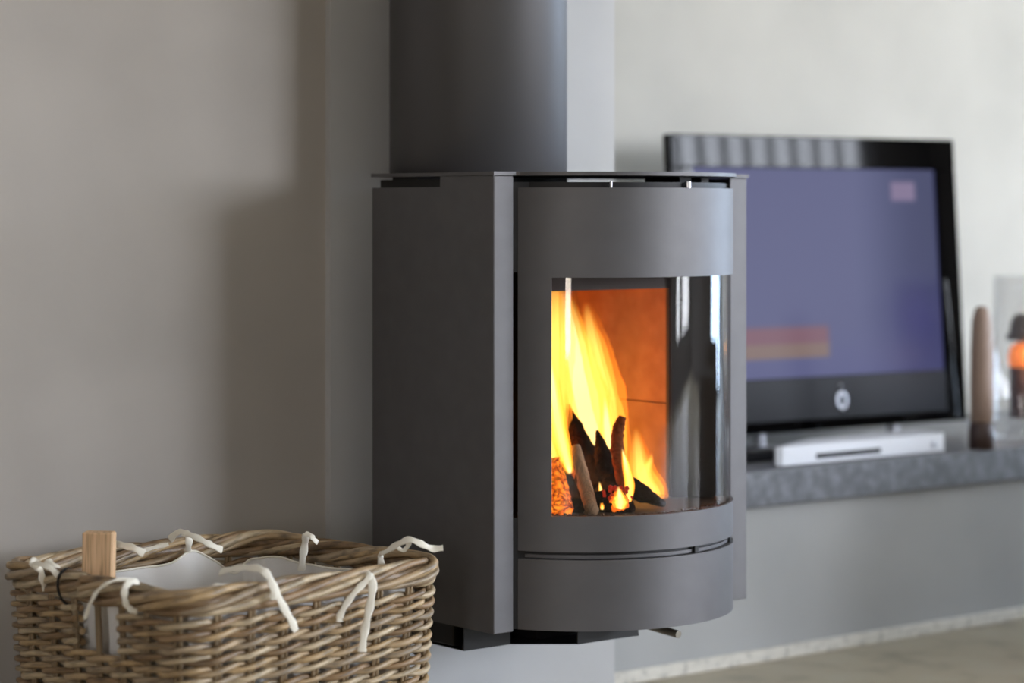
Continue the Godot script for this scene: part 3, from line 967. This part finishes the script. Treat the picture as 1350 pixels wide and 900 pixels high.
# ------------------------------------------------------------------ the bench
func television() -> void:
	var w := 1.02
	var h := 0.78
	var yaw := deg_to_rad(-4.0)
	var br := Vector3(2.449, 0.493, -0.6)
	var ex := Vector3(cos(yaw), 0, -sin(yaw))
	var t := thing("television", "large black flat television leaning back slightly on the stone ledge, screen lit blue", "television", Vector3(br.x - ex.x * w / 2, 0.457, br.z - ex.z * w / 2), yaw)
	var bs := Basis(Vector3.RIGHT, deg_to_rad(-4.0))
	var lift := Vector3(0, 0.036, 0)
	var place := func(nm: String, m: Mesh, mt: Material, at: Vector3, parent: Node3D) -> MeshInstance3D:
		var o := part(nm, m, mt, parent, lift + bs * at if parent == t else at)
		if parent == t:
			o.rotation.x = deg_to_rad(-4.0)
		return o
	var sx := 0.075     # side bezel
	var top := 0.085
	var bot := 0.142
	var fr := Soup.new()
	box_into(fr, Vector3(0, h - top / 2, 0), Vector3(w, top, 0.03), 0.003)
	box_into(fr, Vector3(-w / 2 + sx / 2, (h - top + 0.04) / 2, 0), Vector3(sx, h - top - 0.04, 0.03), 0.003)
	box_into(fr, Vector3(w / 2 - sx / 2, (h - top + 0.04) / 2, 0), Vector3(sx, h - top - 0.04, 0.03), 0.003)
	box_into(fr, Vector3(0, 0.02, 0), Vector3(w, 0.04, 0.029), 0.003)
	place.call("bezel", fr.mesh(), M.tv_gloss, Vector3.ZERO, t)
	place.call("lower_bar", box(Vector3(w - 2 * sx - 0.001, bot - 0.031, 0.0295), 0.001), M.tv_lower, Vector3(0, 0.03 + (bot - 0.031) / 2, 0.001), t)
	place.call("back_shell", box(Vector3(w - 0.06, h - 0.06, 0.05), 0.02), M.tv_back, Vector3(0, h / 2, -0.04), t)
	var screen := place.call("screen", screen_mesh(w - 2 * sx, h - top - bot), screen_material(), Vector3(0, bot, 0.006), t) as MeshInstance3D
	screen.set_meta("label", "lit screen showing a soft blue-violet picture")
	# ring emblem in the middle of the lower bar
	var ring := PackedVector3Array()
	for i in 28:
		var a := TAU * i / 28.0
		ring.append(Vector3(cos(a) * 0.0155, sin(a) * 0.0205, 0))
	place.call("emblem", tube(ring, PackedFloat32Array([0.0048]), 8, true, Vector3.BACK, 0.4), M.silver, Vector3(0.040, 0.075, 0.0165), t)
	place.call("emblem_dot", lathe(PackedVector2Array([Vector2(0, -0.004), Vector2(0.007, 0), Vector2(0, 0.004)]), 14), M.silver, Vector3(0.036, 0.116, 0.0165), t)
	# two silver feet
	for x in [-0.24, 0.24]:
		part("foot", box(Vector3(0.028, 0.04, 0.03), 0.006), M.silver, t, Vector3(x, 0.02, 0.0))
		part("foot_base", box(Vector3(0.05, 0.008, 0.2), 0.003), M.silver, t, Vector3(x, 0.004, 0.0))

func screen_mesh(w: float, h: float) -> ArrayMesh:
	var m := ArrayMesh.new()
	var arr := []
	arr.resize(Mesh.ARRAY_MAX)
	arr[Mesh.ARRAY_VERTEX] = PackedVector3Array([Vector3(-w / 2, 0, 0), Vector3(w / 2, 0, 0), Vector3(w / 2, h, 0), Vector3(-w / 2, h, 0)])
	arr[Mesh.ARRAY_NORMAL] = PackedVector3Array([Vector3.BACK, Vector3.BACK, Vector3.BACK, Vector3.BACK])
	arr[Mesh.ARRAY_TEX_UV] = PackedVector2Array([Vector2(0, 1), Vector2(1, 1), Vector2(1, 0), Vector2(0, 0)])
	arr[Mesh.ARRAY_INDEX] = PackedInt32Array([0, 2, 1, 0, 3, 2])
	m.add_surface_from_arrays(Mesh.PRIMITIVE_TRIANGLES, arr)
	return m

func screen_material() -> StandardMaterial3D:
	var im := Image.create_empty(256, 160, false, Image.FORMAT_RGB8)
	for y in 160:
		for x in 256:
			var u := x / 255.0
			var v := y / 159.0
			var c := Color(0.37, 0.38, 0.52).lerp(Color(0.23, 0.24, 0.38), smoothstep(0.62, 0.95, u))
			c = c.lerp(Color(0.25, 0.24, 0.47), 0.55 * exp(-pow((u - 0.9) / 0.12, 2) - pow((v - 0.72) / 0.16, 2)))
			c = c.lerp(Color(0.36, 0.36, 0.55), 0.3 * smoothstep(0.7, 1.0, v))
			var strip := smoothstep(0.05, 0.08, u) * (1.0 - smoothstep(0.50, 0.53, u))
			c = c.lerp(Color(0.50, 0.37, 0.42), strip * smoothstep(0.74, 0.78, v) * (1.0 - smoothstep(0.84, 0.86, v)))
			c = c.lerp(Color(0.52, 0.44, 0.42), strip * smoothstep(0.83, 0.85, v) * (1.0 - smoothstep(0.90, 0.92, v)))
			var logo := smoothstep(0.80, 0.815, u) * (1.0 - smoothstep(0.905, 0.92, u)) * smoothstep(0.045, 0.07, v) * (1.0 - smoothstep(0.14, 0.165, v))
			c = c.lerp(Color(0.50, 0.44, 0.56), logo)
			im.set_pixel(x, y, c)
	var m := mat("tv_screen", Color(0.02, 0.02, 0.025), 0.3)
	m.metallic_specular = 0.15
	m.emission_enabled = true
	m.emission = Color.WHITE
	m.emission_operator = BaseMaterial3D.EMISSION_OP_MULTIPLY
	m.emission_texture = ImageTexture.create_from_image(im)
	m.emission_energy_multiplier = 1.02
	return m

func sofa() -> void:
	# stands just outside the frame and shades the right end of the bench wall
	var t := thing("sofa", "low grey upholstered sofa standing before the stone bench", "sofa", Vector3(3.05, 0.0, 0.95))
	part("seat", box(Vector3(1.5, 0.26, 0.78), 0.04, Vector3(0, 0.27, 0.04)), M.sofa_cloth, t)
	part("cushion", box(Vector3(1.46, 0.16, 0.62), 0.05, Vector3(0, 0.48, 0.12)), M.sofa_cloth, t)
	part("backrest", box(Vector3(1.9, 0.52, 0.2), 0.06, Vector3(0, 0.40, -0.40)), M.sofa_cloth, t)
	for x in [-0.85, 0.85]:
		part("armrest", box(Vector3(0.2, 0.5, 0.82), 0.05, Vector3(x, 0.39, 0.04)), M.sofa_cloth, t)
	for x in [-0.85, 0.85]:
		for z in [-0.38, 0.38]:
			part("leg", lathe(PackedVector2Array([Vector2(0, 0), Vector2(0.018, 0), Vector2(0.026, 0.14), Vector2(0, 0.14)]), 14), M.brown_dark, t, Vector3(x, 0, z))

func bench_things() -> void:
	sofa()
	var y := 0.457
	# long white box with a dark slot
	var x0 := 1.38
	var x1 := 1.995
	var t := thing("media_box", "long flat white box with a dark slot in its front on the ledge edge", "box", Vector3((x0 + x1) / 2, y, -0.36))
	var plan := PackedVector2Array([Vector2(-0.30, 0.075), Vector2(-0.285, 0.085), Vector2(0.30, 0.085), Vector2(0.3075, 0.078), Vector2(0.3075, -0.02), Vector2(-0.085, -0.02)])
	part("shell", prism_mesh(plan, 0.004, 0.050), M.white_plastic, t)
	part("slot", span_box(Vector3(-0.17, 0.014, 0.083), Vector3(0.060, 0.027, 0.0865)), M.dark_plastic, t)
	part("button", lathe(PackedVector2Array([Vector2(0, 0), Vector2(0.008, 0), Vector2(0.007, 0.003), Vector2(0, 0.003)]), 16), M.silver, t, Vector3(0.26, 0.022, 0.085), Vector3(PI / 2, 0, 0))
	part("rubber_foot", span_box(Vector3(-0.25, 0.0, 0.03), Vector3(-0.22, 0.004, 0.06)), M.dark_plastic, t)
	part("rubber_foot", span_box(Vector3(0.25, 0.0, 0.03), Vector3(0.28, 0.004, 0.06)), M.dark_plastic, t)
	# small dark box and cable by the stove
	var p := Vector3(1.455, y, -0.43)
	var d := part("adapter_box", box(Vector3(0.10, 0.032, 0.06), 0.005, Vector3(0, 0.016, 0)), M.dark_plastic, null, p)
	tag(d, "small dark box on the ledge close to the stove's right edge", "box")
	var c := part("cable", tube(curve([Vector3(1.49, y + 0.014, -0.463), Vector3(1.53, y + 0.012, -0.50), Vector3(1.57, y + 0.012, -0.55), Vector3(1.60, y + 0.0065, -0.64)], 6), PackedFloat32Array([0.006]), 8), M.dark_plastic)
	tag(c, "dark cable on the ledge running from the small box to the television", "cable")
	# tall slim brown vase beside the television
	var v := spot(1294, 588, 6.30)
	var vase := thing("slim_vase", "tall slim brown tapering vase with darker foot beside the television", "vase", Vector3(v.x, y, v.z))
	part("body", lathe(PackedVector2Array([Vector2(0.0, 0.07), Vector2(0.029, 0.07), Vector2(0.030, 0.16), Vector2(0.0285, 0.26), Vector2(0.025, 0.33), Vector2(0.018, 0.36), Vector2(0.010, 0.37), Vector2(0.0, 0.36)]), 28), M.brown_glaze, vase)
	part("foot", lathe(PackedVector2Array([Vector2(0.0, 0.0), Vector2(0.034, 0.0), Vector2(0.033, 0.045), Vector2(0.029, 0.07), Vector2(0.0, 0.07)]), 28), M.brown_dark, vase)
	# glass hurricane with a burning candle, cut by the right edge of the frame
	var q := spot(1347, 574, 6.62)
	var g := thing("candle_lantern", "clear glass hurricane lantern holding a dark candle holder at the ledge's far end", "lantern", Vector3(q.x, y, q.z))
	part("glass_cylinder", lathe(PackedVector2Array([Vector2(0.078, 0.05), Vector2(0.078, 0.44), Vector2(0.0755, 0.44), Vector2(0.0755, 0.05)]), 40), M.clear_glass, g)
	part("glass_foot", lathe(PackedVector2Array([Vector2(0, 0), Vector2(0.078, 0.0), Vector2(0.072, 0.012), Vector2(0.04, 0.022), Vector2(0.04, 0.030), Vector2(0.070, 0.040), Vector2(0.078, 0.052), Vector2(0.0, 0.046)]), 40), M.clear_glass, g)
	var cd := thing("candle", "dark red candle burning inside the glass hurricane lantern", "candle", Vector3(q.x, y + 0.0525, q.z))
	part("stem", lathe(PackedVector2Array([Vector2(0, 0), Vector2(0.036, 0.0), Vector2(0.033, 0.01), Vector2(0.033, 0.14), Vector2(0.0, 0.14)]), 28), M.candle_wine, cd)
	part("candle_light_cup", lathe(PackedVector2Array([Vector2(0, 0.14), Vector2(0.033, 0.14), Vector2(0.037, 0.165), Vector2(0.030, 0.195), Vector2(0.015, 0.205), Vector2(0.0, 0.205)]), 28), M.candle_glow, cd)
	var fl := part("flame", lathe(PackedVector2Array([Vector2(0, -0.016), Vector2(0.008, -0.006), Vector2(0.009, 0.004), Vector2(0.0, 0.026)]), 16), M.flame_core, cd, Vector3(-0.012, 0.18, 0.036))
	fl.set_meta("label", "bright yellow candle flame")
	part("cap", lathe(PackedVector2Array([Vector2(0, 0.212), Vector2(0.04, 0.212), Vector2(0.043, 0.222), Vector2(0.034, 0.232), Vector2(0.030, 0.262), Vector2(0.018, 0.282), Vector2(0.0, 0.285)]), 28), M.brown_dark, cd)
	part("cap_post", lathe(PackedVector2Array([Vector2(0, 0.20), Vector2(0.006, 0.20), Vector2(0.006, 0.214), Vector2(0.0, 0.214)]), 12), M.brown_dark, cd)
	var l := OmniLight3D.new()
	l.name = "candle_light"
	l.position = Vector3(q.x - 0.012, y + 0.235, q.z + 0.05)
	l.light_color = Color(1.0, 0.6, 0.28)
	l.light_energy = 0.01
	l.light_size = 0.012
	l.omni_range = 4.0
	l.omni_attenuation = 2.0
	l.shadow_enabled = true
	add_child(l, true)

# ------------------------------------------------------------------ build
func _ready() -> void:
	rng.seed = 7
	# camera
	var cam := Camera3D.new()
	cam.name = "camera"
	var look := CameraAttributesPhysical.new()
	look.frustum_focal_length = 85.33
	look.frustum_focus_distance = 4.35
	look.exposure_aperture = 2.0
	cam.attributes = look
	add_child(cam)
	cam.position = EYE
	cam.rotation.y = -asin(0.632)
	cam.keep_aspect = Camera3D.KEEP_HEIGHT
	cam.set_frustum(0.05 * 900.0 / FOCAL, Vector2(0.0, -0.05 * 175.0 / FOCAL), 0.05, 60.0)
	cam.current = true
	# sky and exposure
	var we := WorldEnvironment.new()
	we.name = "environment"
	var env := Environment.new()
	var sky := Sky.new()
	var sm := ProceduralSkyMaterial.new()
	sm.sky_top_color = Color(0.72, 0.82, 0.95)
	sm.sky_horizon_color = Color(0.90, 0.94, 1.0)
	sm.ground_horizon_color = Color(0.55, 0.56, 0.55)
	sm.ground_bottom_color = Color(0.35, 0.36, 0.34)
	sm.sky_energy_multiplier = 3.2
	sm.ground_energy_multiplier = 2.0
	sky.sky_material = sm
	env.sky = sky
	env.background_mode = Environment.BG_SKY
	env.tonemap_mode = Environment.TONE_MAPPER_LINEAR
	env.tonemap_exposure = 0.94
	env.sdfgi_enabled = true
	env.ssao_enabled = true
	env.ssil_enabled = true
	we.environment = env
	add_child(we)
	# daylight through the windows
	var day := Color(0.96, 0.97, 1.0)
	var warm := Color(1.0, 0.94, 0.87)
	window_light(Vector3(9.66, 1.3, 1.0), Vector2(2.2, 2.5), PI / 2, 6.2, Color(0.78, 0.88, 1.0))
	window_light(Vector3(9.66, 2.35, 5.2), Vector2(2.0, 1.3), PI / 2, 9.0, day)
	window_light(Vector3(4.625, 1.9, 7.66), Vector2(2.05, 1.8), 0.0, 9.5, day)
	window_light(Vector3(6.125, 1.25, 7.66), Vector2(0.75, 1.9), 0.0, 5.5, day)
	window_light(Vector3(7.95, 1.2, 7.66), Vector2(2.0, 1.8), 0.0, 5.5, day)
	window_light(Vector3(7.95, 2.8, 7.66), Vector2(2.0, 1.0), 0.0, 9.0, day)
	window_light(Vector3(-4.51, 1.3, 4.25), Vector2(0.68, 1.76), -PI / 2, 6.5, warm)
	materials()
	room()
	stove()
	television()
	basket()
	liner()
	fire()
	basket_bits()
	bench_things()
